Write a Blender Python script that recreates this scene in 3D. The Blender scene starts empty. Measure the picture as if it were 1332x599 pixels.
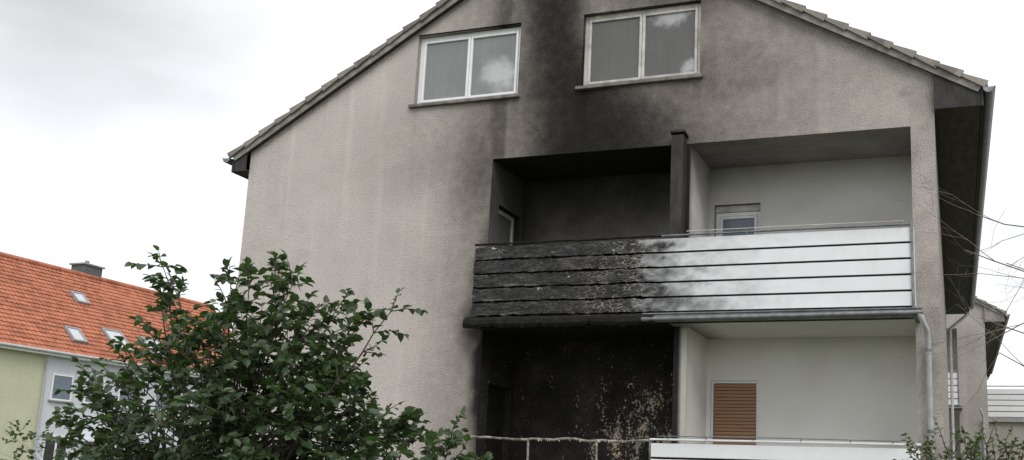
import bpy, bmesh, math, random
import numpy as np
from mathutils import Vector, Matrix, noise as mnoise
random.seed(7)
scn=bpy.context.scene
scn.view_settings.view_transform='Standard'
scn.view_settings.look='None'
scn.view_settings.exposure=0
scn.view_settings.gamma=1

# ---------------------------------------------------------------- materials
class NT:
    def __init__(s,name):
        s.m=bpy.data.materials.new(name); s.m.use_nodes=True
        s.t=s.m.node_tree; s.n=s.t.nodes; s.l=s.t.links
        s.b=s.n['Principled BSDF']
    def node(s,t,**k):
        n=s.n.new(t)
        for a,v in k.items(): setattr(n,a,v)
        return n
    def link(s,a,b): s.l.new(a,b)
    def val(s,sock,v):
        if isinstance(v,bpy.types.NodeSocket): s.l.new(v,sock)
        else: sock.default_value=v
    def math(s,op,a,b=0.0,c=None,clamp=False):
        n=s.node('ShaderNodeMath',operation=op); n.use_clamp=clamp
        s.val(n.inputs[0],a); s.val(n.inputs[1],b)
        if c is not None: s.val(n.inputs[2],c)
        return n.outputs[0]
    def mix(s,f,a,b,mode='MIX'):
        n=s.node('ShaderNodeMix',data_type='RGBA',blend_type=mode)
        s.val(n.inputs[0],f)
        for i,v in ((6,a),(7,b)):
            if isinstance(v,(tuple,list)): v=tuple(v)+(1,) if len(v)==3 else v
            s.val(n.inputs[i],v)
        return n.outputs[2]
    def coord(s,scale=(1,1,1),loc=(0,0,0)):
        tc=s.node('ShaderNodeTexCoord'); mp=s.node('ShaderNodeMapping')
        s.link(tc.outputs['Object'],mp.inputs[0]); mp.inputs['Scale'].default_value=scale; mp.inputs['Location'].default_value=loc
        return mp.outputs[0]
    def noise(s,vec,scale,detail=4,rough=.55,dist=0):
        n=s.node('ShaderNodeTexNoise'); s.link(vec,n.inputs['Vector'])
        n.inputs['Scale'].default_value=scale; n.inputs['Detail'].default_value=detail
        n.inputs['Roughness'].default_value=rough; n.inputs['Distortion'].default_value=dist
        return n.outputs[0]
    def ramp(s,f,a,b):
        n=s.node('ShaderNodeMapRange',interpolation_type='SMOOTHSTEP'); s.val(n.inputs[0],f)
        n.inputs[1].default_value=a; n.inputs[2].default_value=b
        return n.outputs[0]
    def attr(s,name):
        n=s.node('ShaderNodeAttribute'); n.attribute_name=name; return n
    def bump(s,h,strength=.5,dist=.01):
        n=s.node('ShaderNodeBump'); s.val(n.inputs['Height'],h)
        n.inputs['Strength'].default_value=strength; n.inputs['Distance'].default_value=dist
        s.link(n.outputs[0],s.b.inputs['Normal'])
    def base(s,c):
        if isinstance(c,(tuple,list)): s.b.inputs['Base Color'].default_value=tuple(c)+(1,)
        else: s.link(c,s.b.inputs['Base Color'])
    def rough(s,r): s.val(s.b.inputs['Roughness'],r)

def m_plaster(name,base,var=.25,grain=60,bumps=.6,bdist=.012,peel=False,streak=True,tint=(1,.93,.88),noisy=1.0,pepper=.35):
    m=NT(name); v=m.coord()
    n1=m.noise(v,.7,3,.6); n2=m.noise(v,grain,2,.75); n3=m.noise(v,7,4,.6)
    c=m.mix(m.ramp(n1,.3,.75),tuple(x*(1-var*.5) for x in base),tuple(min(1,x*(1+var*.3)) for x in base))
    c=m.mix(m.math('MULTIPLY',m.ramp(n2,.50,.68),pepper*1.6,clamp=True),c,tuple(x*.45 for x in base))
    if streak:
        ns=m.noise(m.coord((2.2,2.2,.12)),1.6,3,.6)
        c=m.mix(m.math('MULTIPLY',m.ramp(ns,.52,.75),.30),c,tuple(min(1,x*1.3) for x in base))
        ns2=m.noise(m.coord((3.5,3.5,.1),(5,0,2)),1.6,4,.65)
        c=m.mix(m.math('MULTIPLY',m.ramp(ns2,.5,.8),.30),c,tuple(x*.65 for x in base))
    a=m.attr('soot').outputs['Fac']
    k=m.math('MULTIPLY',m.math('SUBTRACT',n3,.5),m.math('MULTIPLY',m.math('MULTIPLY',a,m.math('SUBTRACT',1.15,a)),1.1*noisy))
    k2=m.math('MULTIPLY',m.math('SUBTRACT',n2,.5),m.math('MULTIPLY',a,.50*noisy))
    s=m.math('ADD',m.math('ADD',a,k),k2,clamp=True)
    f=m.math('POWER',m.math('SUBTRACT',1.0,s),1.7)
    c=m.mix(m.math('MULTIPLY',m.math('SQRT',s),.8,clamp=True),c,m.mix(1.0,c,tint,'MULTIPLY'))
    c=m.mix(f,(.013,.012,.0115),c)
    if peel:
        pm=m.attr('peel').outputs['Fac']
        pn=m.noise(v,26,5,.72,.3); pv=m.noise(m.coord((1,1,.45),(3,1,4)),4.5,4,.65)
        t=m.math('ADD',m.math('MULTIPLY',pn,.6),m.math('MULTIPLY',pv,.4))
        thr=m.math('SUBTRACT',t,m.math('MULTIPLY',m.math('SUBTRACT',1.0,pm),.09))
        pf=m.ramp(thr,.530,.562)
        c=m.mix(m.math('MULTIPLY',pf,.85),c,(.44,.40,.33))
        pb=m.noise(v,3,4,.7)
        c=m.mix(m.math('MULTIPLY',m.ramp(pb,.45,.7),.55),c,m.mix(1.0,c,(2.2,1.75,1.45),'MULTIPLY'))
    m.base(c); m.rough(.92); m.b.inputs['Specular IOR Level'].default_value=.2
    h=m.math('ADD',m.math('MULTIPLY',n2,1.0),m.math('MULTIPLY',n3,.2))
    m.bump(h,bumps,bdist)
    return m.m

def m_simple(name,c,rough=.6,metal=0,var=.2,scale=8,bump=0,spec=.4,vec=(1,1,1)):
    m=NT(name); v=m.coord(vec); n=m.noise(v,scale,4,.6)
    m.base(m.mix(m.ramp(n,.3,.7),tuple(x*(1-var) for x in c),tuple(min(1,x*(1+var*.5)) for x in c)))
    m.rough(rough); m.b.inputs['Metallic'].default_value=metal; m.b.inputs['Specular IOR Level'].default_value=spec
    if bump: m.bump(n,bump,.01)
    return m.m

def m_boards():
    m=NT('painted_and_charred_board'); v=m.coord()
    a=m.attr('soot').outputs['Fac']
    n=m.noise(m.coord((1,1,1.6)),5,6,.75)
    s=m.math('ADD',a,m.math('MULTIPLY',m.math('SUBTRACT',n,.5),m.math('MULTIPLY',m.math('MULTIPLY',a,m.math('SUBTRACT',1.1,a)),3.4)),clamp=True)
    grime=m.noise(m.coord((3,1,2)),2.2,4,.6)
    white=m.mix(m.ramp(grime,.35,.8),(.82,.83,.85),(.78,.785,.795))
    c=m.mix(m.math('POWER',m.math('SUBTRACT',1.0,s),1.5),(.013,.012,.0115),white)
    cm=m.attr('crack').outputs['Fac']
    vo=m.node('ShaderNodeTexVoronoi',feature='DISTANCE_TO_EDGE'); vo.inputs['Scale'].default_value=1
    dv=m.coord((9,9,26)); nd=m.node('ShaderNodeVectorMath',operation='ADD')
    nn=m.node('ShaderNodeTexNoise'); nn.inputs['Scale'].default_value=1.3; nn.inputs['Detail'].default_value=4; m.link(dv,nn.inputs['Vector'])
    m.link(dv,nd.inputs[0]); m.link(nn.outputs[1],nd.inputs[1]); m.link(nd.outputs[0],vo.inputs['Vector'])
    edge=m.math('SUBTRACT',1.0,m.ramp(vo.outputs['Distance'],.0,.06))
    area=m.ramp(m.noise(v,3.1,4,.7),.43,.58)
    ef=m.math('MULTIPLY',m.math('MULTIPLY',edge,cm),m.math('ADD',.02,m.math('MULTIPLY',area,.9)),clamp=True)
    c=m.mix(ef,c,(.42,.38,.32))
    eg=m.attr('edge').outputs['Fac']
    en=m.ramp(m.noise(m.coord((2.2,1,9)),1.7,5,.65),.54,.60)
    c=m.mix(m.math('MULTIPLY',m.math('MULTIPLY',en,eg),.5,clamp=True),c,(.33,.30,.26))
    big=m.ramp(m.noise(m.coord((2.6,1,7)),1.6,5,.65),.67,.70)
    c=m.mix(m.math('MULTIPLY',big,m.math('MULTIPLY',eg,3.5,clamp=True),clamp=True),c,(.55,.52,.47))
    m.base(c); m.rough(m.mix(a,(.35,)*3,(.72,)*3)); 
    h=m.math('MULTIPLY',m.math('ADD',m.ramp(vo.outputs['Distance'],0,.2),n),m.math('GREATER_THAN',a,.7))
    m.bump(h,.6,.014)
    return m.m

def m_pane(name,base,blobs,amt=.8):
    m=NT(name); v=m.coord()
    tot=None
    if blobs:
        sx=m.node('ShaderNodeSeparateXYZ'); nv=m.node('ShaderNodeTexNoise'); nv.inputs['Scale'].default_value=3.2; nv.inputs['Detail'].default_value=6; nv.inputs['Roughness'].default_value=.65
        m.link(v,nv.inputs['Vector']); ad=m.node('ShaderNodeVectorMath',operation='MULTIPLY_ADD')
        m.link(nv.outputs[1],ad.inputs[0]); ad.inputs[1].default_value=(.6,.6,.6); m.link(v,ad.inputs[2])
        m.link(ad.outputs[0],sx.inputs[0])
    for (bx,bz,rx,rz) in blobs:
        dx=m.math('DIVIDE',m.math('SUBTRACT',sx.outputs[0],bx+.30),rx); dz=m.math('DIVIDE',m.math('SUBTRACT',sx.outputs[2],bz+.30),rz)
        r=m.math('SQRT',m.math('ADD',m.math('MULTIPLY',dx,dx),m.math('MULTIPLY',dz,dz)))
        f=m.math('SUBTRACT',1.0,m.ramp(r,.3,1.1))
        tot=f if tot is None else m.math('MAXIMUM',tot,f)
    folds=m.noise(m.coord((7,1,.4)),2,3,.5); sm_=m.noise(v,1.5,4,.6)
    c=m.mix(m.ramp(folds,.3,.7),tuple(x*.96 for x in base),tuple(x*1.03 for x in base))
    c=m.mix(m.math('MULTIPLY',m.ramp(sm_,.35,.7),.35),c,tuple(x*.6 for x in base))
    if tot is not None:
        c=m.mix(m.math('MULTIPLY',tot,amt),c,(.55,.555,.565))  # pale blobs: curtain and reflected light painted into the pane colour
    m.base(c); m.rough(.18); m.b.inputs['Specular IOR Level'].default_value=.4
    return m.m

def m_rooftile(name,c1,c2,sc=1.3):
    m=NT(name); v=m.coord(); n=m.noise(v,sc,5,.7); vo=m.node('ShaderNodeTexVoronoi'); vo.inputs['Scale'].default_value=1
    m.link(m.coord((3,3.6,3)),vo.inputs['Vector'])
    f=m.math('ADD',m.math('MULTIPLY',n,.6),m.math('MULTIPLY',vo.outputs['Color'],.4))
    m.base(m.mix(m.ramp(f,.25,.75),c1,c2)); m.rough(.75)
    m.bump(m.noise(v,30,2),.2,.01)
    return m.m

def m_leaf(name,dark,light):
    m=NT(name); r=m.attr('leaf').outputs['Fac']
    c=m.mix(r,dark,light)
    m.base(c); m.rough(.42); m.b.inputs['Specular IOR Level'].default_value=.45
    tr=m.node('ShaderNodeBsdfTranslucent'); m.link(m.mix(1.0,c,(1.6,1.9,.8),'MULTIPLY'),tr.inputs[0])
    mx=m.node('ShaderNodeMixShader'); mx.inputs[0].default_value=.28
    m.link(m.b.outputs[0],mx.inputs[1]); m.link(tr.outputs[0],mx.inputs[2])
    m.link(mx.outputs[0],m.n['Material Output'].inputs[0])
    return m.m

WALL=m_plaster('roughcast_plaster',(.635,.585,.553),.2,52,1.0,.018,pepper=.42)
WALL2=m_plaster('roughcast_plaster_far',(.46,.43,.40),.3,25,.5,.02)
INNER=m_plaster('painted_plaster',(.74,.73,.71),.12,40,.25,.006,streak=False,noisy=.45,pepper=.1)
CREAM=m_plaster('cream_plaster',(.84,.83,.79),.08,40,.2,.006,streak=False,noisy=.5,pepper=.06)
BURNT=m_plaster('burnt_plaster',(.40,.37,.34),.3,35,.6,.012,peel=True,streak=False)
BOARD=m_boards()
WHITEPVC=m_simple('white_pvc',(.82,.83,.84),.35,var=.05)
DIRTYPVC=m_simple('sooty_pvc',(.55,.52,.485),.45,var=.3,scale=5)
PANE1=m_pane('curtained_reflection_pane',(.235,.245,.24),[(-6.46,7.66,.34,.36)],.85)  # grey curtained pane; its pale patch paints in curtain and reflection
PANE2=m_pane('sooty_reflection_pane',(.125,.123,.12),[(-3.68,8.30,.40,.17),(-3.42,7.48,.16,.16)],.7)  # soot film, with curtain and reflection patches painted in as colour
PANED=m_pane('dark_pane',(.02,.02,.02),[])
PANEB=m_pane('sky_pane',(.16,.20,.25),[])
SILL=m_simple('stone_sill',(.20,.18,.165),.7,var=.4,bump=.3)
METAL=m_simple('zinc_metal',(.22,.23,.24),.5,.5,var=.3)
DARKMETAL=m_simple('dark_metal',(.035,.033,.032),.5,.3,var=.4)
CHAR=m_simple('charred_wood',(.016,.0145,.0135),.85,var=.6,scale=14,bump=1.0,vec=(1,1,3),spec=.2)
RUST=m_simple('burnt_steel_rail',(.30,.27,.23),.7,.1,var=.7,scale=11)
PIPE=m_simple('grey_plastic_pipe',(.50,.51,.52),.4,var=.15)
SOFFIT=m_simple('brown_soffit_wood',(.055,.047,.042),.75,var=.4,scale=5,vec=(3,.6,3),bump=.3)
VERGE=m_simple('weathered_verge_board',(.27,.25,.235),.8,var=.35,scale=6,bump=.4)
TILE=m_rooftile('weathered_roof_tile',(.13,.11,.098),(.31,.275,.245),2.5)
SHUT=m_simple('brown_roller_shutter',(.36,.20,.11),.5,var=.15,scale=4,vec=(.4,1,6))
SLABM=m_simple('concrete',(.33,.32,.31),.85,var=.3,bump=.3)
SCREEN=m_simple('scorched_panel',(.042,.038,.035),.75,var=.5,scale=5,vec=(2,2,.7),bump=.4)

# ---------------------------------------------------------------- helpers
def empty(name,loc=(0,0,0)):
    e=bpy.data.objects.new(name,None); e.location=loc; scn.collection.objects.link(e); return e
def mesh_obj(name,verts,faces,mat,parent=None,smooth=False):
    me=bpy.data.meshes.new(name); me.from_pydata(verts,[],faces); me.update()
    if mat is not None:
        for mm in (mat if isinstance(mat,list) else [mat]): me.materials.append(mm)
    ob=bpy.data.objects.new(name,me); scn.collection.objects.link(ob)
    if parent: ob.parent=parent
    if smooth:
        for p in me.polygons: p.use_smooth=True
    return ob
def setattr_f(ob,name,fn):
    me=ob.data; at=me.attributes.new(name,'FLOAT','POINT')
    for i,v in enumerate(me.vertices): at.data[i].value=max(0,min(1,fn(*v.co)))
def box(name,x0,x1,y0,y1,z0,z1,mat,parent=None,bevel=0,soot=None):
    v=[(x0,y0,z0),(x1,y0,z0),(x1,y1,z0),(x0,y1,z0),(x0,y0,z1),(x1,y0,z1),(x1,y1,z1),(x0,y1,z1)]
    f=[(0,3,2,1),(4,5,6,7),(0,1,5,4),(1,2,6,5),(2,3,7,6),(3,0,4,7)]
    ob=mesh_obj(name,v,f,mat,parent)
    if bevel:
        b=ob.modifiers.new('b','BEVEL'); b.width=bevel; b.segments=2
    if soot is not None: setattr_f(ob,'soot',soot if callable(soot) else (lambda *a:soot))
    return ob
def panel(name,o,u,v,mat,parent,step=.06,soot=None,peel=None):
    o,u,v=Vector(o),Vector(u),Vector(v)
    nu=max(1,int(u.length/step)); nv=max(1,int(v.length/step))
    vs=[tuple(o+u*(i/nu)+v*(j/nv)) for j in range(nv+1) for i in range(nu+1)]
    fs=[(j*(nu+1)+i,j*(nu+1)+i+1,(j+1)*(nu+1)+i+1,(j+1)*(nu+1)+i) for j in range(nv) for i in range(nu)]
    ob=mesh_obj(name,vs,fs,mat,parent)
    if soot is not None: setattr_f(ob,'soot',soot if callable(soot) else (lambda *a:soot))
    if peel is not None: setattr_f(ob,'peel',peel)
    return ob
def tube(name,pts,r,mat,parent=None,res=6,cyclic=False):
    cu=bpy.data.curves.new(name,'CURVE'); cu.dimensions='3D'; cu.bevel_depth=1; cu.bevel_resolution=res//2
    splines=pts if isinstance(pts[0][0],(list,tuple,Vector)) else [pts]
    for k,sp in enumerate(splines):
        s=cu.splines.new('POLY'); s.points.add(len(sp)-1)
        for i,p in enumerate(sp):
            rr=r
            if len(p)==4: rr=p[3]
            s.points[i].co=(p[0],p[1],p[2],1); s.points[i].radius=rr
    cu.use_fill_caps=True
    cu.materials.append(mat)
    ob=bpy.data.objects.new(name,cu); scn.collection.objects.link(ob)
    if parent: ob.parent=parent
    return ob
def sm(a,b,x):
    t=max(0,min(1,(x-a)/(b-a))); return t*t*(3-2*t)
def nz(x,y,z=0): return mnoise.fractal(Vector((x,y,z)),1.0,2.0,5)

def window(name,parent,x0,x1,z0,z1,y,npane,fm,pm,fr=.06):
    w=empty(name); w.parent=parent
    d=.06
    box('frame_left',x0,x0+fr,y,y+d,z0,z1,fm,w,.006); box('frame_right',x1-fr,x1,y,y+d,z0,z1,fm,w,.006)
    box('frame_top',x0+fr,x1-fr,y+.002,y+d,z1-fr,z1,fm,w,.006); box('frame_bottom',x0+fr,x1-fr,y+.002,y+d,z0,z0+fr,fm,w,.006)
    W=(x1-x0-2*fr)
    for i in range(npane):
        a=x0+fr+W*i/npane; b=x0+fr+W*(i+1)/npane
        s=.045; yy=y-.012
        box('sash_l',a+.003,a+s,yy,y+d-.004,z0+fr+.003,z1-fr-.003,fm,w,.008); box('sash_r',b-s,b-.003,yy,y+d-.004,z0+fr+.003,z1-fr-.003,fm,w,.008)
        box('sash_t',a+s,b-s,yy+.002,y+d-.004,z1-fr-s,z1-fr-.003,fm,w,.008); box('sash_b',a+s,b-s,yy+.002,y+d-.004,z0+fr+.003,z0+fr+s,fm,w,.008)
        g=.006
        box('pane',a+s-g,b-s+g,y+.018,y+.026,z0+fr+s-g,z1-fr-s+g,pm,w)
    return w

# ---------------------------------------------------------------- soot on the gable
def wall_soot(x,y,z):
    n=nz(x*.8,z*.8)*.5; n2=nz(x*2.3+9,z*2.3)*.35
    s=0
    if z>5.0:
        t=sm(6.2,8.3,z); xc=-4.9*(1-t)-5.62*t; wl=1.40*(1-t)+.64*t; wr=2.0*(1-t)+.85*t
        dx=(x-xc+n*.35); w=wl if dx<0 else wr
        s=max(s,(.91-.05*t)*math.exp(-abs(dx/w)**2.5)*sm(5.6,6.2,z))
        s=max(s,.58*math.exp(-((x-xc+.1+n*.3)/(w*1.75))**2)*sm(5.2,6.3,z))
    s=max(s,(.58+n2*.2)*math.exp(-(((x+3.7)/1.7)**2+((z-8.9)/1.7)**2)))
    s=max(s,(.50+n2*.2)*math.exp(-(((x+3.7)/2.2)**2+((z-7.2)/1.1)**2)))
    s=max(s,(.36+n*.2)*sm(.6,-3.2,x)*sm(-7.2,-6.2,x)*math.exp(-((z-6.6)/1.2)**2))
    s=max(s,(.26+n*.15)*sm(-8.8,-5.5,x)*sm(5.2,7.2,z)*(1-.35*sm(-3,0,x)))
    if x<-6.2:
        d=-6.42-x+n*.25+n2*.12
        up=sm(3.4,4.6,z)
        s=max(s,(.62*up+.95*(1-up))*math.exp(-max(0,d)/(.33*up+.16*(1-up))))
        s=max(s,.55*math.exp(-(((x+6.5)/.75)**2+((z-6.2)/1.6)**2)))
        s=max(s,.85*math.exp(-(((x+6.45)/.42)**2+((z-3.75)/.5)**2))+n2*.1)
        s=max(s,.30*math.exp(-((x+6.4)/1.0)**2))
    if x>-.45:
        s=max(s,.18+n2*.35)
    s=max(s,(.28+n2)*math.exp(-(((x+.45)/.3)**2+((z-6.75)/.10)**2)))
    for (sx,zz) in ((-7.8,7.2),(-6.1,7.2),(-3.3,7.2),(-5.0,7.2)):
        if z<zz: s=max(s,s+.10*math.exp(-((x-sx)/.05)**2)*math.exp(-(zz-z)/.5))
    return s+.02+n2*.05

AX=-5.33
def roofz(x):
    return 6.65+.59*(x+11.12) if x<AX else 6.72+.59*(.47-x)

def house(name,loc,NR=-.42,burnt=True,L=16.0):
    H=empty(name,loc)
    wallm=WALL if burnt else WALL2
    soot=wall_soot if burnt else (lambda x,y,z:.08+nz(x*.7,z*.7)*.1)
    step=.055 if burnt else .25
    XL,XR=-10.84,-.12
    NL=-6.42; NT_=6.27; NB=.95
    holes=[(-7.84,-6.07,7.25,8.41),(-5.05,-3.25,7.27,8.43),(NL,NR,NB,NT_)]
    def axis(a,b,ex):
        s=list(np.linspace(a,b,int((b-a)/step)+1)); 
        for e in ex:
            s=[q for q in s if abs(q-e)>step*.45 or q in (a,b)]; s.append(e)
        return sorted(s)
    xs=axis(XL,XR,[h[0] for h in holes]+[h[1] for h in holes]+[AX]); zs=axis(-.3,10.2,[h[2] for h in holes]+[h[3] for h in holes])
    vs=[(x,0,z) for z in zs for x in xs]; nx=len(xs); fs=[]
    for j in range(len(zs)-1):
        for i in range(nx-1):
            cx=(xs[i]+xs[i+1])/2; cz=(zs[j]+zs[j+1])/2
            if any(h[0]<cx<h[1] and h[2]<cz<h[3] for h in holes): continue
            fs.append((j*nx+i,j*nx+i+1,(j+1)*nx+i+1,(j+1)*nx+i))
    ob=mesh_obj('gable_wall',vs,fs,wallm,H)
    bm=bmesh.new(); bm.from_mesh(ob.data)
    for no,co in (((-.59,0,1),(-11.12,0,6.65-.10)),((.59,0,1),(.47,0,6.72-.10))):
        bmesh.ops.bisect_plane(bm,geom=bm.verts[:]+bm.edges[:]+bm.faces[:],plane_co=co,plane_no=no,clear_outer=True)
    loose=[v for v in bm.verts if not v.link_faces]; bmesh.ops.delete(bm,geom=loose,context='VERTS')
    bm.to_mesh(ob.data); bm.free(); setattr_f(ob,'soot',soot)
    zl=roofz(XL)-.11; zr=roofz(XR)-.11
    panel('side_wall',(XR,.0,-.3),(0,L,0),(0,0,zr+.3),wallm,H,.5,soot=lambda x,y,z:.25 if burnt else .05)
    panel('side_wall_left',(XL,.0,-.3),(0,L,0),(0,0,zl+.3),wallm,H,.5,soot=.03)
    rw=mesh_obj('rear_wall',[(XL,L,-.3),(XR,L,-.3),(XR,L,zr),(AX,L,roofz(AX)-.1),(XL,L,zl)],[(0,1,2,3,4)],wallm,H); setattr_f(rw,'soot',lambda *a:.03)
    for k,h in enumerate(holes[:2]):
        r=.11; s0=(lambda x,y,z:soot(x,0,z)*1.0+.15)
        panel('reveal',(h[0],0,h[2]),(0,r+.03,0),(0,0,h[3]-h[2]),wallm,H,.1,soot=s0)
        panel('reveal',(h[1],0,h[2]),(0,r+.03,0),(0,0,h[3]-h[2]),wallm,H,.1,soot=s0)
        panel('reveal',(h[0],0,h[3]),(h[1]-h[0],0,0),(0,r+.03,0),wallm,H,.1,soot=s0)
        panel('reveal',(h[0],0,h[2]),(h[1]-h[0],0,0),(0,r+.03,0),SILL,H,.1,soot=s0)
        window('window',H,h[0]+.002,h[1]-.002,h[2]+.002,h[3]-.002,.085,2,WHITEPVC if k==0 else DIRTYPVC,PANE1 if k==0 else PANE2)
        box('window_sill',h[0]-.07,h[1]+.05,-.065,.083,h[2]-.045,h[2]+.004,SILL,H,.008)
    D=1.2; S0=3.68; S1=3.82; DV0,DV1=-3.55,-3.37
    if burnt:
        def s_ul(x,y,z): return .61+.24*sm(4.6,6.2,z)-.12*sm(-5.6,-4.2,x)*sm(6.0,4.8,z)+nz(x*1.2,z*1.2)*.09+.12*math.exp(-(x+6.42)/.3)
        def s_ur(x,y,z): return .04+.24*sm(5.75,6.35,z)*(1-.4*sm(-3.3,-.6,x))+.20*math.exp(-max(0,x+3.37)/.25)*sm(5,6.2,z)+nz(x*1.2,z*1.2)*.06
        def s_urc(x,y,z): return .42+.12*sm(-1.5,-3.3,x)+nz(x*1.2,y*2)*.08
        def s_ll(x,y,z): return .89+nz(x*2,z*2)*.10
        def s_lr(x,y,z): return .01+.08*math.exp(-(z-3.68)**2/.02)+.03*nz(x*2,z*2)
    else:
        s_ul=s_ur=s_lr=lambda x,y,z:.03
        s_urc=lambda x,y,z:.1
        s_ll=lambda x,y,z:.03
    panel('upper_back_wall_left',(NL,D,S1),(DV0-NL,0,0),(0,0,NT_-S1),INNER,H,.08,soot=s_ul)
    def back_with_hole(nm,x0,x1,z0,z1,hx0,hx1,hz0,hz1,mat,st):
        panel(nm,(x0,D,z0),(hx0-x0,0,0),(0,0,z1-z0),mat,H,.08,soot=st)
        panel(nm,(hx1,D,z0),(x1-hx1,0,0),(0,0,z1-z0),mat,H,.08,soot=st)
        panel(nm,(hx0,D,hz1),(hx1-hx0,0,0),(0,0,z1-hz1),mat,H,.08,soot=st)
        panel(nm,(hx0,D,z0),(hx1-hx0,0,0),(0,0,hz0-z0),mat,H,.08,soot=st)
        for a in (hx0,hx1): panel('reveal',(a,D,hz0),(0,.14,0),(0,0,hz1-hz0),mat,H,.1,soot=.45 if st is s_ur else .1)
        panel('reveal',(hx0,D,hz1),(hx1-hx0,0,0),(0,.14,0),mat,H,.1,soot=.55 if st is s_ur else .1)
    back_with_hole('upper_back_wall_right',DV1,NR,S1,NT_,-3.29,-2.60,4.35,5.70,INNER,s_ur)
    window('balcony_window',H,-3.288,-2.602,4.352,5.60,D+.09,1,WHITEPVC,PANEB)
    box('shutter_box',-3.288,-2.602,D+.06,D+.14,5.60,5.698,DIRTYPVC,H,.005)
    back_with_hole('lower_back_wall_right',DV1,NR,NB,S0,-3.31,-2.62,1.85,3.07,CREAM,s_lr)
    n=24
    for i in range(n):
        z=1.86+(3.03-1.86)*i/n
        box('shutter_slat',-3.275,-2.655,D+.05+.0,D+.065,z+.004,z+(3.03-1.86)/n-.002,SHUT,H,.004)
    box('shutter_backing',-3.27,-2.66,D+.067,D+.08,1.86,3.05,DARKMETAL,H)
    for a,b in ((-3.308,-3.278),(-2.652,-2.622)): box('shutter_guide',a,b,D+.03,D+.09,1.86,3.068,WHITEPVC,H)
    box('shutter_lintel',-3.278,-2.652,D+.03,D+.09,3.035,3.068,WHITEPVC,H)
    panel('lower_back_wall_left',(NL,D,NB),(DV0-NL,0,0),(0,0,S0-NB),BURNT if burnt else INNER,H,.06,soot=s_ll,
          peel=lambda x,y,z:.95*sm(-5.6,-4.6,x)*sm(3.4,2.7,z)*(1-.5*sm(-4.0,-3.6,x))+.10)
    for (z0,z1,dz,st,mm) in ((S1,NT_,5.65,s_ul,INNER),(NB,S0,2.93,s_ll,BURNT if burnt else INNER)):
        sx=(lambda x,y,z,st=st:st(x,y,z)*(.86 if z>3.8 else 1))
        panel('niche_side_wall',(NL,0,z0),(0,.30,0),(0,0,z1-z0),mm,H,.08,soot=sx)
        panel('niche_side_wall',(NL,1.1,z0),(0,.10,0),(0,0,z1-z0),mm,H,.08,soot=sx)
        panel('niche_side_wall',(NL,.30,dz),(0,.8,0),(0,0,z1-dz),mm,H,.08,soot=sx)
        w=empty('balcony_door'); w.parent=H
        X=NL-.10
        fm=(DIRTYPVC if z0>3 else CHAR) if burnt else WHITEPVC
        panel('door_reveal',(NL,.30,z0),(-.12,0,0),(0,0,dz-z0),mm,w,.1,soot=st); panel('door_reveal',(NL,1.1,z0),(-.12,0,0),(0,0,dz-z0),mm,w,.1,soot=st)
        panel('door_reveal',(NL,.30,dz),(-.12,0,0),(0,.8,0),mm,w,.1,soot=st)
        box('door_frame_a',X-.05,X,.302,.37,z0,dz-.002,fm,w,.005); box('door_frame_b',X-.05,X,1.03,1.098,z0,dz-.002,fm,w,.005)
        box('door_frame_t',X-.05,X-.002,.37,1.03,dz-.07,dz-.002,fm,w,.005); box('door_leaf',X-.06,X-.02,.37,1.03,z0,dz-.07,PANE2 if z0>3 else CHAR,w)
    panel('niche_side_wall_right',(NR,0,NB),(0,D,0),(0,0,S0-NB),CREAM,H,.1,soot=s_lr)
    panel('niche_side_wall_right',(NR,0,S1),(0,D,0),(0,0,NT_-S1),INNER,H,.1,soot=s_ur)
    panel('upper_ceiling_left',(NL,0,NT_),(DV0-NL,0,0),(0,D,0),INNER,H,.1,soot=.90 if burnt else .1)
    panel('upper_ceiling_right',(DV0,0,NT_),(NR-DV0,0,0),(0,D,0),INNER,H,.1,soot=s_urc)
    def divider(z0,z1,y0,sl,sr,sf,mr,ml):
        panel('divider_right_face',(DV1,y0,z0),(0,D-y0,0),(0,0,z1-z0),mr,H,.05,soot=sr)
        panel('divider_left_face',(DV0,y0,z0),(0,D-y0,0),(0,0,z1-z0),ml,H,.1,soot=sl)
        panel('divider_front_face',(DV0,y0,z0),(DV1-DV0,0,0),(0,0,z1-z0),ml,H,.06,soot=sf)
    if burnt:
        divider(S1,NT_,0,.97,lambda x,y,z:.10+.5*math.exp(-max(0,y)/.10)+.24*sm(5.4,6.3,z)+nz(y*2,z*2)*.10,.93,INNER,INNER)
        divider(NB,S0,0,.96,lambda x,y,z:.03+.20*math.exp(-(y)/.12)+.10*sm(3.3,3.68,z)+nz(y*2,z*2)*.06,lambda x,y,z:.93 if x<DV0+.10 else .3,CREAM,CREAM)
    else:
        divider(S1,NT_,0,.03,.03,.03,INNER,INNER); divider(NB,S0,0,.03,.03,.03,CREAM,CREAM)
    PY=-.30
    SY=-.195
    box('divider_screen',DV0-.045,DV0+.13,SY,.0-.003,3.84,6.35,SCREEN if burnt else WHITEPVC,H,.006)
    c0=(DV0-.06,DV0+.155)
    vv=[(x,y,z) for x in c0 for (y,z) in ((SY-.03,6.375),(-.004,6.352),(-.004,6.385),(SY-.03,6.405))]
    mesh_obj('screen_cap',vv,[(0,1,2,3),(7,6,5,4),(0,4,5,1),(1,5,6,2),(2,6,7,3),(3,7,4,0)],DARKMETAL if burnt else METAL,H)
    XA,XB=NL-.10,NR+.10
    box('slab',NL+.002,NR-.002,.0,D-.002,S0+.01,S1,SLABM,H)
    panel('lower_ceiling_left',(NL,-.25,S0),(DV0-NL,0,0),(0,D+.25,0),BURNT if burnt else INNER,H,.1,soot=.95 if burnt else .1,peel=lambda *a:0)
    panel('lower_ceiling_right',(DV0,-.25,S0),(NR-DV0,0,0),(0,D+.25,0),CREAM,H,.1,soot=(lambda x,y,z:.08+.45*sm(-2.9,-3.5,x)) if burnt else .05)
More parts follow.
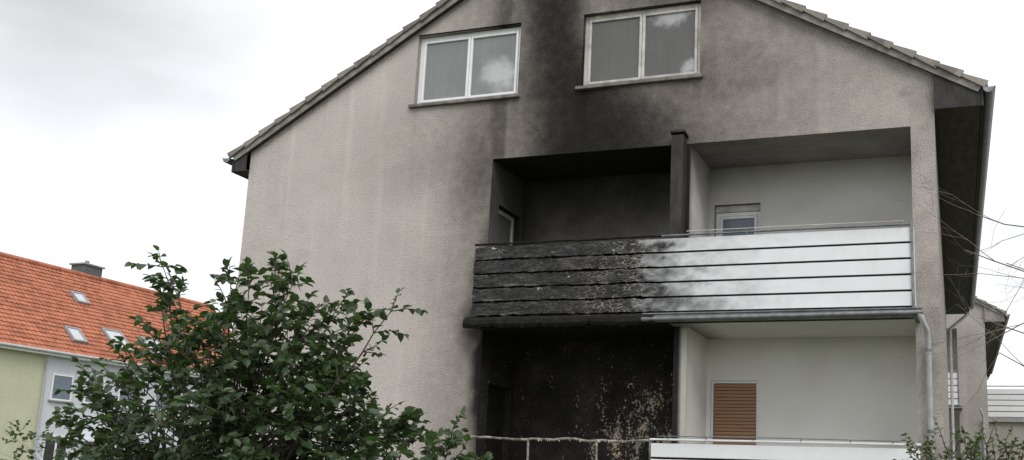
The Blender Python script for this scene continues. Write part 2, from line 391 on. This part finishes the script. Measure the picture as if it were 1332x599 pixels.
    if burnt:
        N=120; vv=[];ff=[]
        xa,xb=-6.54,-3.75
        for i in range(N+1):
            x=xa+(xb-xa)*i/N
            k=nz(x*4,0)*.05
            prof=[(-.25,3.67),(-.38+k*.5,3.655+k+nz(x*12,5)*.02),(-.41+k,3.70+k*.5),(-.40+k*.6,3.76),(-.34,3.81+nz(x*5,3)*.02),(-.24,3.81)]
            for p in prof: vv.append((x,p[0],p[1]))
        for i in range(N):
            for j in range(5): ff.append((i*6+j,(i+1)*6+j,(i+1)*6+j+1,i*6+j+1))
        ff.append(tuple(range(6))); 
        mesh_obj('charred_nosing',vv,ff,CHAR,H)
        box('slab_nosing',-3.75,XB-.02,-.335,-.002,3.70,3.795,SLABM,H,.006)
    else:
        box('slab_nosing',XA,XB-.02,-.335,-.002,3.70,3.795,SLABM,H,.006)
    ga=-3.9 if burnt else XA
    tube('edge_gutter',[(ga,-.375,3.725),(XB+.0,-.375,3.745)],.032,METAL,H)
    box('edge_flashing',ga,XB-.01,-.36,-.20,3.797,3.812,METAL,H)
    bx0,bx1=NL-.05,NR+.01
    hb=.176; gap=.028; z=3.845
    for b in range(5):
        z0=z+b*(hb+gap); Nx=260 if burnt else 10; Nz=6; vv=[];ff=[]
        for i in range(Nx+1):
            x=bx0+(bx1-bx0)*i/Nx; c2=sm(-3.5,-4.0,x) if burnt else 0
            for j in range(Nz+1):
                t=j/Nz
                dz=c2*(nz(x*1.6,b*7)*.016+(nz(x*8,b*3+5+j)*.016 if j in (0,Nz) else 0))
                dy=c2*(nz(x*1.8,b*4)*.03+nz(x*6,t*2+b*4)*.014+nz(x*18,t*4+b*4)*.006)
                vv.append((x,PY+dy-.004*c2*(t-.5),z0+hb*t+dz))
        for i in range(Nx):
            for j in range(Nz):
                a=i*(Nz+1)+j; ff.append((a,a+Nz+1,a+Nz+2,a+1))
        ob=mesh_obj('parapet_board',vv,ff,BOARD,H)
        so=ob.modifiers.new('s','SOLIDIFY'); so.thickness=.022; so.offset=-1
        def bs(x,y,zz,b=b):
            if not burnt: return .03
            w=nz(x*2.2,zz*5)*.55+nz(x*9,zz*14)*.18
            core=.96*(1-sm(-4.05,-3.45+.04*b,x+w))
            fade=(.78-.06*b)*(1-sm(-3.9,-2.35-.12*b,x+w*.8))
            far=.20*(1-sm(-3.4,-1.2-.2*b,x+w))
            return max(core,fade,far,.02+.10*math.exp(-abs(x+.42)/.05))
        setattr_f(ob,'soot',bs)
        setattr_f(ob,'crack',lambda x,y,zz:(sm(-3.6,-3.9,x)*(.18+.82*sm(-5.0,-4.5,x))) if burnt else 0)
        at=ob.data.attributes.new('edge','FLOAT','POINT')
        for k,vx in enumerate(ob.data.vertices):
            at.data[k].value=(1.0 if k%(Nz+1) in (0,) else (.5 if k%(Nz+1) ==Nz else .22))*(sm(-3.7,-4.0,vx.co.x) if burnt else 0)
    if burnt:
        box('parapet_backing_char',bx0+.02,-3.6,PY+.06,PY+.09,3.83,4.80,CHAR,H)
    box('parapet_backing',-3.6 if burnt else bx0+.02,bx1-.02,PY+.05,PY+.07,3.83,4.83,DARKMETAL,H)
    box('parapet_end',bx1-.012,bx1+.006,PY+.025,-.003,3.84,4.84,WHITEPVC,H)
    box('parapet_end_left',bx0-.006,bx0+.012,PY+.025,-.003,3.84,4.82,CHAR if burnt else WHITEPVC,H)
    if burnt:
        tube('top_rail_burnt',[(bx0+(x)*.2,PY+.0+nz(x*.7,1)*.02,4.878+nz(x*1.1,2)*.012) for x in range(0,15)],.016,CHAR,H)
    tube('top_rail',[((-3.7 if burnt else bx0),PY,4.878),(-2,PY,4.882),(bx1,PY,4.878)],.014,METAL,H)
    tube('flower_box_rail',[(-3.3,PY-.09,4.905),(-1.9,PY-.08,4.91),(bx1-.1,PY-.09,4.90)],.006,DIRTYPVC,H)
    for x in (-3.2,-2.5,-1.8,-1.1,-.55): tube('rail_bracket',[(x,PY,4.85),(x,PY-.09,4.90)],.005,DIRTYPVC,H)
    box('parapet_post',bx1-.033,bx1+.003,PY-.028,PY-.002,3.76,4.93,METAL,H,.004)
    lx=-3.74 if burnt else bx0
    for b in range(5):
        z0=1.105+b*(hb+gap)
        ob=box('lower_parapet_board',lx,bx1+.02,PY-.024,PY-.0,z0,z0+hb,BOARD,H,.004)
        setattr_f(ob,'soot',lambda x,y,z:.02)
    box('lower_parapet_backing',lx+.02,bx1,PY+.03,PY+.05,1.1,2.10,DARKMETAL,H)
    box('lower_handrail',lx-.02,bx1+.03,PY-.035,PY+.03,2.135,2.16,WHITEPVC,H,.006)
    tube('lower_flower_rail',[(lx+.1,PY-.1,2.185),(-2.2,PY-.1,2.19),(bx1-.2,PY-.1,2.18)],.007,METAL,H)
    for x in (-3.5,-3.0,-2.4,-1.8,-1.2,-.7): tube('rail_bracket',[(x,PY,2.15),(x,PY-.1,2.185)],.006,METAL,H)
    box('lower_slab',NL-.06,NR+.06,-.34,D-.002,.93,1.09,SLABM,H,.006)
    if burnt:
        tube('burnt_handrail',[(-6.52+i*.1,PY+nz(i*.3,4)*.012,2.118+.01*math.sin(i*.5)+nz(i*.4,7)*.02) for i in range(29)],.018,RUST,H)
        tube('burnt_lower_rail',[(-6.5+i*.2,PY,1.25+nz(i*.3,9)*.01) for i in range(15)],.012,RUST,H)
        for x in (-6.5,-5.49,-4.5,-3.76): tube('burnt_post',[(x,PY,.95),(x+.01,PY,1.6),(x,PY,2.12)],.016,RUST,H)
        sp=[]
        for i in range(22):
            x=random.uniform(-5.4,-3.8); r=random.uniform(.004,.012)
            sp.append([(x,PY-.012,2.125,r),(x+random.uniform(-.02,.02),PY-.014,2.105-r*1.5,r*.5)])
        tube('molten_drips',sp,1,DIRTYPVC,H)
    tube('drain_pipe',[(-.36,-.37,3.74),(-.33,-.36,3.66),(-.285,-.20,3.56),(-.27,-.09,3.44),(-.27,-.09,-.2)],.034,PIPE,H)
    for z in (3.3,2.3,1.2): tube('pipe_clamp',[(-.27,-.09,z),(-.27,-.09,z+.04)],.040,METAL,H)
    for side in (-1,1):
        ex,ez=(-11.12,6.65) if side<0 else (.47,6.72)
        az=10.07
        a=Vector((ex,0,ez)); bb=Vector((AX,0,az)); dirv=(bb-a).normalized(); nrm=Vector((-dirv.z,0,dirv.x))
        if nrm.z<0: nrm=-nrm
        Lr=(bb-a).length
        th=.085
        y0,y1=-.09,L+.15
        q=[a,bb,bb-nrm*th,a-nrm*th]
        v=[(p.x,y,p.z) for y in (y0,y1) for p in q]
        mesh_obj('roof_deck',v,[(0,1,2,3),(7,6,5,4),(0,4,5,1),(1,5,6,2),(2,6,7,3),(3,7,4,0)],[SOFFIT],H)
        q=[a-nrm*.0,bb-nrm*.0,bb-nrm*.11,a-nrm*.11]
        v=[(p.x,y,p.z) for y in (y0-.022,y0-.002) for p in q]
        mesh_obj('verge_board',v,[(0,1,2,3),(7,6,5,4),(0,4,5,1),(1,5,6,2),(2,6,7,3),(3,7,4,0)],[VERGE],H)
        vv=[];ff=[]
        cl=.33; nc=int(Lr/cl)+1
        ys=np.arange(y0-.045,y1,.075 if burnt else .3)
        for c in range(nc):
            s0=c*cl-.05; s1=min(Lr,s0+cl+.03); base=len(vv)
            for k,y in enumerate(ys):
                wob=.018*abs(math.sin((y-y0)*math.pi/.3)) if burnt else 0
                jj=random.uniform(-.006,.006)
                for (s,h) in ((s0,.010),(s0,.045),(s1,.018)):
                    p=a+dirv*(s+jj)+nrm*(h+(wob if h>.015 else 0)); vv.append((p.x,y,p.z))
            for k in range(len(ys)-1):
                i=base+k*3; ff.append((i,i+3,i+4,i+1)); ff.append((i+1,i+4,i+5,i+2))
            dn=random.uniform(-.010,.010)
            p0=a+dirv*s0+nrm*(-.04+dn); p1=a+dirv*s0+nrm*(.060+dn); p2=a+dirv*s1+nrm*.020; p3=a+dirv*s1+nrm*-.015
            i=len(vv)
            for y in (y0-.046-random.uniform(0,.022),y0-.026):
                for p in (p0,p1,p2,p3): vv.append((p.x,y,p.z))
            ff+= [(i,i+1,i+2,i+3),(i+4,i+7,i+6,i+5),(i,i+4,i+5,i+1),(i+3,i+2,i+6,i+7),(i,i+3,i+7,i+4),(i+1,i+5,i+6,i+2)]
        mesh_obj('roof_tiles',vv,ff,TILE,H)
        wx=XL if side<0 else XR
        sz=ez-.15
        box('eaves_soffit',min(wx,ex)+(.02 if side<0 else .002),max(wx,ex)-(.02 if side>0 else .002),-.08,L,sz-.12,sz-.10,SOFFIT,H)
        box('fascia',ex-.012 if side>0 else ex-.01,ex+.01 if side>0 else ex+.012,-.085,L+.1,sz-.13,sz+.10,SOFFIT,H)
        mesh_obj('eaves_end',[(wx,-.082,sz-.12),(ex,-.082,sz-.12),(ex,-.082,sz+.08),(wx,-.082,roofz(wx)-.09)],[(0,1,2,3)],SCREEN if burnt else VERGE,H)
        gx=ex+side*.075; gz=ez-.06
        N=9;vv=[];ff=[]
        for y in (-.16,L+.1):
            for i in range(N+1):
                an=math.pi+math.pi*i/N; vv.append((gx+.07*math.cos(an),y,gz+.07*math.sin(an)))
        for i in range(N): ff.append((i,i+1,N+2+i,N+1+i))
        ff.append(tuple(range(N+1)))
        g=mesh_obj('gutter',vv,ff,METAL,H,True); so=g.modifiers.new('s','SOLIDIFY'); so.thickness=.006
        tube('gutter_bead',[(gx+side*.072,-.16,gz),(gx+side*.072,L+.1,gz)],.01,METAL,H)
    tube('ridge_tiles',[(AX,-.16,10.13),(AX,L+.15,10.13)],.10,TILE,H)
    tube('eaves_downpipe',[(.50,L-.3,6.58),(.40,L-.3,6.35),(-.02,L-.3,6.0),(-.04,L-.3,0)],.045,PIPE,H)
    return H

house('apartment_building',(0,0,0))
B2=house('apartment_building',(1.12,20,.4),NR=-.95,burnt=False)
for zz in (3.75,1.0):
    for b in range(5):
        z0=zz+.12+b*.2; o=box('side_balcony_board',-.10,2.6,5.0,5.03,z0,z0+.172,BOARD,B2); setattr_f(o,'soot',lambda *a:.05)
        o=box('side_balcony_board',2.57,2.6,5.03,9.0,z0,z0+.172,BOARD,B2); setattr_f(o,'soot',lambda *a:.05)
    box('side_balcony_slab',-.115,2.6,4.98,9.0,zz-.06,zz+.09,SLABM,B2)
    box('side_balcony_backing',-.10,2.55,5.06,5.08,zz+.1,zz+1.1,DARKMETAL,B2)
    tube('side_balcony_rail',[(-.1,5.02,zz+1.2),(2.6,5.02,zz+1.2),(2.6,9,zz+1.2)],.02,METAL,B2)
    box('side_balcony_post',2.44,2.56,5.1,5.22,-.3,zz-.06,SLABM,B2)
box('side_balcony_wall',-.10,2.5,5.12,5.3,-.3,3.68,WALL2,B2,soot=.1)

# ---------------------------------------------------------------- row house at left
RH=empty('row_house')
YEL=m_plaster('yellow_render',(.58,.58,.42),.12,8,.2,.02,tint=(1,1,1),pepper=.1)
WHT=m_plaster('white_render',(.64,.66,.71),.1,8,.2,.02,tint=(1,1,1),pepper=.1)
ORT=m_rooftile('orange_clay_tile',(.29,.098,.052),(.50,.18,.095),.5)
GRY=m_simple('roof_window_frame',(.30,.30,.31),.5)
rx,bx=-42.0,-52.0; ya,yb,yc=4.0,24.35,41.0
for (y0,y1,mm,nm) in ((ya,yb,YEL,'facade_yellow'),(yb,yc,WHT,'facade_white')):
    dd=0 if mm is YEL else .004
    panel(nm,(rx+dd,y0,-.3),(0,y1-y0,0),(0,0,7.4),mm,RH,2,soot=.0)
    panel(nm+'_rear',(bx,y0,-.3),(0,y1-y0,0),(0,0,7.4),mm,RH,2,soot=.0)
for y,mm in ((ya,YEL),(yc,WHT)):
    o=mesh_obj('end_wall',[(rx,y,-.3),(bx,y,-.3),(bx,y,7.1),(-47,y,11.9),(rx,y,7.1)],[(0,1,2,3,4)],mm,RH); setattr_f(o,'soot',lambda *a:0)
WINRF=m_simple('bright_roof_glass',(.55,.58,.60),.12,var=.1)
for side in (1,-1):
    vv=[];ff=[]
    ex=-47+side*5.45; ez=6.85; s_len=math.hypot(5.45,5.2); cl=.34; nc=int(s_len/cl)
    dirv=Vector((-side*5.45,0,5.2)).normalized(); nrm=Vector((side*5.2,0,5.45)).normalized()
    st=.07 if side>0 else .3
    ys=np.arange(ya-.25,yc+.25,st)
    for c in range(nc+1):
        s0=c*cl; s1=min(s_len,s0+cl+.02); b0=len(vv)
        for y in ys:
            w=.045*(.5+.5*math.cos(y*2*math.pi/.28)) if side>0 else 0
            for (s,h) in ((s0,.0),(s0,.065+w),(s1,.015+w)):
                p=Vector((ex,y,ez))+dirv*s+nrm*h; vv.append(tuple(p))
        for k in range(len(ys)-1):
            i=b0+k*3; ff.append((i,i+3,i+4,i+1)); ff.append((i+1,i+4,i+5,i+2))
    mesh_obj('clay_tile_roof',vv,ff,ORT,RH)
    mesh_obj('roof_deck',[(ex,ya-.2,ez-.02),(ex,yc+.2,ez-.02),(-47,yc+.2,ez+5.18),(-47,ya-.2,ez+5.18)],[(0,1,2,3)],SOFFIT,RH)
    box('eaves',min(rx if side>0 else bx,ex)+.01,max(rx if side>0 else bx,ex),ya,yc,6.68,6.80,WHITEPVC,RH)
    tube('gutter',[(ex+side*.07,ya-.2,6.84),(ex+side*.07,yc+.2,6.84)],.075,PIPE,RH)
    if side>0:
        def rw(y,s,w,h,curb=.10):
            e=empty('roof_window'); e.parent=RH
            o=Vector((ex,y,ez))+dirv*s+nrm*.10
            def q(du,dv,dn): return tuple(o+Vector((0,du,0))+dirv*dv+nrm*dn)
            def prism(nm,u0,u1,v0,v1,n0,n1,mat):
                mesh_obj(nm,[q(u0,v0,n0),q(u1,v0,n0),q(u1,v1,n0),q(u0,v1,n0),q(u0,v0,n1),q(u1,v0,n1),q(u1,v1,n1),q(u0,v1,n1)],
                  [(0,3,2,1),(4,5,6,7),(0,1,5,4),(1,2,6,5),(2,3,7,6),(3,0,4,7)],mat,e)
            t=.11
            prism('frame',0,w,0,t,-.05,curb,GRY); prism('frame',0,w,h-t,h,-.05,curb,GRY)
            prism('frame',0,t,t,h-t,-.05,curb,GRY); prism('frame',w-t,w,t,h-t,-.05,curb,GRY)
            prism('glass',t,w-t,t,h-t,.0,curb-.04,WINRF)
        rw(25.9,1.0,.9,1.1); rw(28.6,.95,1.3,1.6); rw(31.3,.85,1.3,1.6); rw(28.2,4.6,.85,.9)
tube('ridge',[(-47,ya-.2,12.12),(-47,yc+.2,12.12)],.16,ORT,RH)
box('chimney',-47.9,-46.9,30.3,31.6,11.2,12.75,m_simple('slate_clad_chimney',(.10,.11,.12),.7),RH,.02)
box('chimney_cap',-48.0,-46.8,30.2,31.7,12.75,12.85,SLABM,RH,.02)
tube('chimney_pot',[(-47.4,30.9,12.85),(-47.4,30.9,13.1)],.12,SLABM,RH)
def rwin(y0,y1,z0,z1,np_=1,pm=PANEB):
    w=empty('window'); w.parent=RH
    X=rx+.02
    box('pane',X-.01,X+.012,y0+.06,y1-.06,z0+.06,z1-.06,pm,w)
    for a,b in ((y0,y0+.08),(y1-.08,y1)): box('frame',X-.008,X+.04,a,b,z0,z1,WHITEPVC,w)
    for a,b in ((z0,z0+.08),(z1-.08,z1)): box('frame',X-.008,X+.038,y0+.08,y1-.08,a,b,WHITEPVC,w)
    for k in range(1,np_): 
        yy=y0+(y1-y0)*k/np_; box('mullion',X-.008,X+.036,yy-.05,yy+.05,z0+.08,z1-.08,WHITEPVC,w)
    box('sill',X-.006,X+.12,y0-.08,y1+.08,z0-.07,z0-.002,SLABM,w)
for (a,b) in ((24.75,26.0),(26.8,28.0),(29.0,30.2),(31.6,33.0),(34.5,35.8),(37,38.2)): rwin(a,b,4.55,5.85,1)
rwin(24.75,26.2,1.3,2.85,2,PANED); rwin(29.2,30.6,1.3,2.85,2,PANED); rwin(34,35.4,1.3,2.85,2)
for a in (7,11,15,18.5): rwin(a,a+1.3,4.55,5.85); rwin(a,a+1.3,1.4,2.8)
box('front_door',rx-.01,rx+.05,27.2,28.2,.1,2.5,DARKMETAL,RH); box('door_canopy',rx+.006,rx+1.0,26.9,28.5,2.62,2.75,WHITEPVC,RH,.02)
tube('downpipe',[(rx+.35,yb-.1,6.8),(rx+.09,yb-.1,6.3),(rx+.09,yb-.1,0)],.05,PIPE,RH)

# ---------------------------------------------------------------- ground
gm=NT('grass_ground'); gv=gm.coord(); g1=gm.noise(gv,.3,4); g2=gm.noise(gv,20,3,.7)
gm.base(gm.mix(gm.ramp(g2,.3,.7),gm.mix(g1,(.035,.06,.018),(.07,.09,.03)),(.09,.11,.04))); gm.rough(.95); gm.bump(g2,.7,.05)
mesh_obj('ground',[(-400,-300,0),(400,-300,0),(400,500,0),(-400,500,0)],[(0,1,2,3)],gm.m)
pm=m_simple('paving_concrete',(.24,.235,.22),.9,var=.25,scale=3,bump=.3)
mesh_obj('footpath',[(-40,-12.2,.004),(30,-12.2,.004),(30,-14.2,.004),(-40,-14.2,.004)],[(0,3,2,1)],pm)

# ---------------------------------------------------------------- vegetation
BARK=m_simple('bark',(.085,.065,.05),.9,var=.5,scale=20,bump=.6)
BARK2=m_simple('pale_twig_bark',(.20,.165,.14),.9,var=.4,scale=20)
def leaf_mesh(name,leaves,mat,parent):
    V=[];F=[];A=[]
    for (p,d,up,s,w,c) in leaves:
        d=d.normalized(); side=d.cross(up)
        if side.length<1e-3: side=Vector((1,0,0))
        side.normalize(); n=side.cross(d).normalized()
        b=len(V); cur=random.uniform(.05,.28)*s; fold=random.uniform(.05,.22)*s
        def P(t,x,h): return tuple(p+d*(t*s)+side*(x*w*s)+n*h)
        V+= [P(0,0,0),P(.30,.42,fold-.1*cur),P(.68,.36,fold*.8-.5*cur),P(1,0,-cur),P(.68,-.36,fold*.8-.5*cur),P(.30,-.42,fold-.1*cur),P(.3,0,0),P(.68,0,-.45*cur)]
        F+= [(b,b+1,b+6),(b+1,b+2,b+7,b+6),(b+2,b+3,b+7),(b,b+6,b+5),(b+6,b+7,b+4,b+5),(b+7,b+3,b+4)]
        A+=[c]*8
    me=bpy.data.meshes.new(name); me.from_pydata(V,[],F); me.update(); me.materials.append(mat)
    at=me.attributes.new('leaf','FLOAT','POINT'); at.data.foreach_set('value',A)
    ob=bpy.data.objects.new(name,me); scn.collection.objects.link(ob); ob.parent=parent
    return ob
def rv(s=1): return Vector((random.gauss(0,s),random.gauss(0,s),random.gauss(0,s)))
LEAF=m_leaf('hazel_leaf',(.024,.048,.021),(.082,.128,.056))

def shrub(name,base,tips,fills,leafsize,mat):
    E=empty(name,base); base=Vector(base)
    stems=[]; leaves=[]; 
    def leafy(p0,d0,length,n,sz,droop=.25):
        p=p0.copy(); d=d0.normalized(); pts=[(p.x,p.y,p.z,.005)]
        st=length/n
        for i in range(n):
            d=(d+rv(.12)+Vector((0,0,-droop*.12))).normalized(); p=p+d*st
            pts.append((p.x,p.y,p.z,.004*(1-i/n)+.0015))
            side=d.cross(Vector((0,0,1))); side=side.normalized() if side.length>.01 else Vector((1,0,0))
            sg=1 if i%2 else -1
            ld=(side*sg*random.uniform(.5,1.0)+d*random.uniform(.3,.8)+Vector((0,0,random.uniform(-.55,.25)))+rv(.2))
            up=(Vector((0,0,1))+rv(.45)).normalized()
            leaves.append((p,ld,up,sz*random.uniform(.65,1.15),random.uniform(.75,.95),min(1,max(0,random.gauss(.45,.28)))))
        leaves.append((p,d+rv(.2),(Vector((0,0,1))+rv(.4)).normalized(),sz*.9,.8,random.uniform(.4,1)))
        stems.append(pts)
    for (tx,ty,tz,dens,lo) in tips:
        T=Vector((tx,ty,tz))-base; s=Vector((random.uniform(-.3,.3),random.uniform(-.3,.3),0))
        mid=Vector((T.x*.35,T.y*.35,T.z*.55)); pts=[]; N=16
        off=rv(.06)
        P=[]
        for i in range(N+1):
            t=i/N; p=s*(1-t)**2+mid*2*t*(1-t)+T*t*t+off*math.sin(t*9)*t*.6+rv(.012)
            P.append(p); pts.append((p.x,p.y,p.z,.022*(1-t)+.004))
        stems.append(pts)
        for i in range(int(N*lo),N+1):
            d=(P[i]-P[i-1]).normalized()
            for k in range(dens):
                out=(d*.6+rv(.6)); out.z=abs(out.z)*.5+out.z*.3
                leafy(P[i],out,random.uniform(.12,.34)*(1.25-.5*i/N),random.randint(4,8),leafsize)
        leafy(P[-1],P[-1]-P[-2],.16,5,leafsize)
    for (cx,cy,cz,ax,ay,az,n) in fills:
        for k in range(n):
            while True:
                q=Vector((random.uniform(-1,1),random.uniform(-1,1),random.uniform(-1,1)))
                if q.length<1: break
            q=q.normalized()*(q.length**.5)
            c=Vector((cx,cy,cz))-base; p=c+Vector((q.x*ax,q.y*ay,q.z*az))
            out=(q+Vector((0,0,.25))+rv(.35))
            leafy(p,out,random.uniform(.15,.35),random.randint(5,9),leafsize)
            if random.random()<.25:
                a=c*.7; stems.append([(a.x,a.y,a.z,.010),((a.x+p.x)/2,(a.y+p.y)/2,(a.z+p.z)/2+.05,.007),(p.x,p.y,p.z,.004)])
    tube('branches',stems,1,BARK,E,2)
    leaf_mesh('leaves',leaves,mat,E)
    return E
tips=[(-6.65,-6.0,3.36,3,.76),(-6.85,-5.8,3.18,2,.82),(-6.45,-6.1,3.16,3,.78),(-6.3,-5.7,2.95,3,.68),
 (-5.5,-6.0,3.28,3,.5),(-5.75,-6.2,3.12,3,.5),(-5.25,-6.0,3.15,3,.5),(-5.65,-5.7,3.22,3,.5),(-5.4,-6.4,3.0,3,.5),
 (-4.85,-5.9,2.98,3,.6),(-4.3,-6.0,2.88,2,.62),(-4.62,-6.1,2.66,2,.6),(-4.55,-6.0,2.84,2,.7),(-4.95,-6.3,2.8,3,.5),
 (-5.95,-6.0,2.75,3,.5),(-7.0,-6.0,2.48,2,.7),(-7.3,-6.0,2.32,2,.7),(-7.4,-6.1,1.95,2,.65),(-7.2,-5.6,2.1,2,.6),(-6.9,-6.4,2.2,3,.5),
 (-4.5,-6.0,2.0,3,.5),(-4.1,-6.1,1.98,3,.5),(-3.7,-6.0,1.85,3,.6),(-3.55,-6.0,1.72,2,.6),(-4.55,-6.3,2.3,2,.5),(-5.1,-5.5,2.6,3,.5)]
fills=[(-5.75,-6.0,2.05,1.1,.8,.65,290),(-6.5,-6.0,1.75,.7,.65,.5,120),(-4.85,-6.0,1.75,.75,.6,.45,140),(-4.2,-6.0,1.45,.7,.5,.38,90),(-5.5,-6.0,2.6,.5,.45,.42,80)]
shrub('hazel_tree',(-5.8,-6.0,0),tips,fills,.09,LEAF)
L2=m_leaf('garden_leaf',(.03,.055,.018),(.09,.14,.045))
shrub('garden_shrub',(.6,-1.6,0),[(-.35,-1.5,2.05,2,.5),(.1,-1.6,2.1,2,.5),(.5,-1.5,2.0,2,.5),(.9,-1.5,1.95,2,.5)],
   [(-.1,-1.6,1.72,.45,.4,.36,80),(.35,-1.6,1.66,.5,.4,.38,80),(.9,-1.6,1.52,.6,.5,.38,90),(1.7,-1.6,1.5,.6,.4,.4,60)],.06,L2)
shrub('garden_shrub',(-31,19,0),[(-31,19,2.0,2,.5)],[(-31.5,18,1.0,1.4,1.4,1.1,120),(-30,21,.9,1.5,1.4,1.0,110),(-32.5,15.5,1.3,1.2,1.2,1.6,120)],.16,L2)

def bare(name,base,seed):
    random.seed(seed); E=empty(name,base); sp=[]; 
    def grow(p,d,l,r,depth):
        n=6; pts=[(p.x,p.y,p.z,r)]; q=p.copy()
        for i in range(n):
            d=(d+rv(.11)+Vector((0,0,.02))).normalized(); q=q+d*l/n; rr=r*(1-.55*(i+1)/n); pts.append((q.x,q.y,q.z,rr))
            if depth>0 and i>=1 and random.random()<.7:
                dd=(d+rv(.55)).normalized(); grow(q,dd,l*random.uniform(.35,.6),rr*.6,depth-1)
        sp.append(pts)
    sp.append([(0,0,0,.07),(.03,0,1.5,.06),(-.02,.05,3.0,.045),(.05,0,4.6,.02),(.08,0,5.3,.008)])
    for z,dx,dz,l in ((2.6,-1,.15,1.5),(2.9,-1,.45,1.6),(3.2,-1,.25,1.6),(3.35,-.9,-.1,1.4),(3.6,-1,.45,1.5),(2.2,-1,.3,1.4),(2.0,-1,-.05,1.2),(3.0,.9,.4,1.3),(3.5,.8,.6,1.2),(2.6,.4,.5,1.2),(4.0,.2,1,1)):
        grow(Vector((0,0,z)),Vector((dx,random.uniform(-.5,.5),dz)).normalized(),l,.0095,3)
    tube('branches',sp,1,BARK2,E,2)
bare('bare_tree',(1.65,-4.0,0),5)

# ---------------------------------------------------------------- world
w=bpy.data.worlds.new('World'); scn.world=w; w.use_nodes=True
nt=w.node_tree; N=nt.nodes; Lk=nt.links; bg=N['Background']
sky=N.new('ShaderNodeTexSky'); sky.sky_type='NISHITA'; sky.sun_disc=False
sd=Vector((.45,-.6,.75)).normalized()
el=math.asin(sd.z); az=math.atan2(sd.x,sd.y)
sky.sun_elevation=el; sky.sun_rotation=az
tc=N.new('ShaderNodeTexCoord')
def wm(op,a,b=0.0,clamp=False):
    n=N.new('ShaderNodeMath'); n.operation=op; n.use_clamp=clamp
    for i,v in enumerate((a,b)):
        if isinstance(v,bpy.types.NodeSocket): Lk.new(v,n.inputs[i])
        else: n.inputs[i].default_value=v
    return n.outputs[0]
nn=N.new('ShaderNodeTexNoise'); nn.inputs['Scale'].default_value=3.2; nn.inputs['Detail'].default_value=6; nn.inputs['Roughness'].default_value=.5; nn.inputs['Distortion'].default_value=.3
mp=N.new('ShaderNodeMapping'); mp.inputs['Scale'].default_value=(1,1,2.2); Lk.new(tc.outputs['Generated'],mp.inputs[0]); Lk.new(mp.outputs[0],nn.inputs['Vector'])
dt=N.new('ShaderNodeVectorMath'); dt.operation='DOT_PRODUCT'; Lk.new(tc.outputs['Generated'],dt.inputs[0]); dt.inputs[1].default_value=Vector((-.78,.52,.50)).normalized()
mr=N.new('ShaderNodeMapRange'); mr.interpolation_type='SMOOTHSTEP'; mr.inputs[1].default_value=.94; mr.inputs[2].default_value=1.0; Lk.new(dt.outputs['Value'],mr.inputs[0])
f=wm('ADD',wm('MULTIPLY',mr.outputs[0],.55),wm('MULTIPLY',wm('SUBTRACT',nn.outputs[0],.5),1.1))
mr2=N.new('ShaderNodeMapRange'); mr2.interpolation_type='SMOOTHSTEP'; mr2.inputs[1].default_value=-.10; mr2.inputs[2].default_value=.9; Lk.new(f,mr2.inputs[0])
mc=N.new('ShaderNodeMix'); mc.data_type='RGBA'; Lk.new(mr2.outputs[0],mc.inputs[0]); mc.inputs[6].default_value=(.80,.81,.83,1); mc.inputs[7].default_value=(.44,.445,.455,1)
sc=N.new('ShaderNodeMix'); sc.data_type='RGBA'; sc.blend_type='MULTIPLY'; sc.inputs[0].default_value=1; Lk.new(sky.outputs[0],sc.inputs[6]); sc.inputs[7].default_value=(.1,.1,.1,1)
mm=N.new('ShaderNodeMix'); mm.data_type='RGBA'; mm.inputs[0].default_value=.94; Lk.new(sc.outputs[2],mm.inputs[6]); Lk.new(mc.outputs[2],mm.inputs[7])
Lk.new(mm.outputs[2],bg.inputs[0]); bg.inputs[1].default_value=1.45
sl=bpy.data.lights.new('sun','SUN'); sl.energy=1.5; sl.angle=math.radians(30); sl.color=(1,.975,.95)
so=bpy.data.objects.new('sun',sl); scn.collection.objects.link(so); so.rotation_euler=sd.to_track_quat('Z','Y').to_euler()

# ---------------------------------------------------------------- camera
ps,th,ro=.3386,.1914,.0351
F=Vector((-math.sin(ps)*math.cos(th),math.cos(ps)*math.cos(th),math.sin(th)))
R0=Vector((math.cos(ps),math.sin(ps),0)); U0=R0.cross(F)
R=R0*math.cos(ro)+U0*math.sin(ro); U=U0*math.cos(ro)-R0*math.sin(ro)
cd=bpy.data.cameras.new('camera'); cam=bpy.data.objects.new('camera',cd); scn.collection.objects.link(cam)
M=Matrix((R,U,-F)).transposed().to_4x4(); M.translation=Vector((0,-13,1.6)); cam.matrix_world=M
cd.sensor_width=36; cd.sensor_fit='HORIZONTAL'; cd.lens=36*1302.1/1332; cd.shift_x=-(785.8-666)/1332; cd.shift_y=(372.6-299.5)/1332
cd.clip_start=.1; cd.clip_end=2000
scn.camera=cam
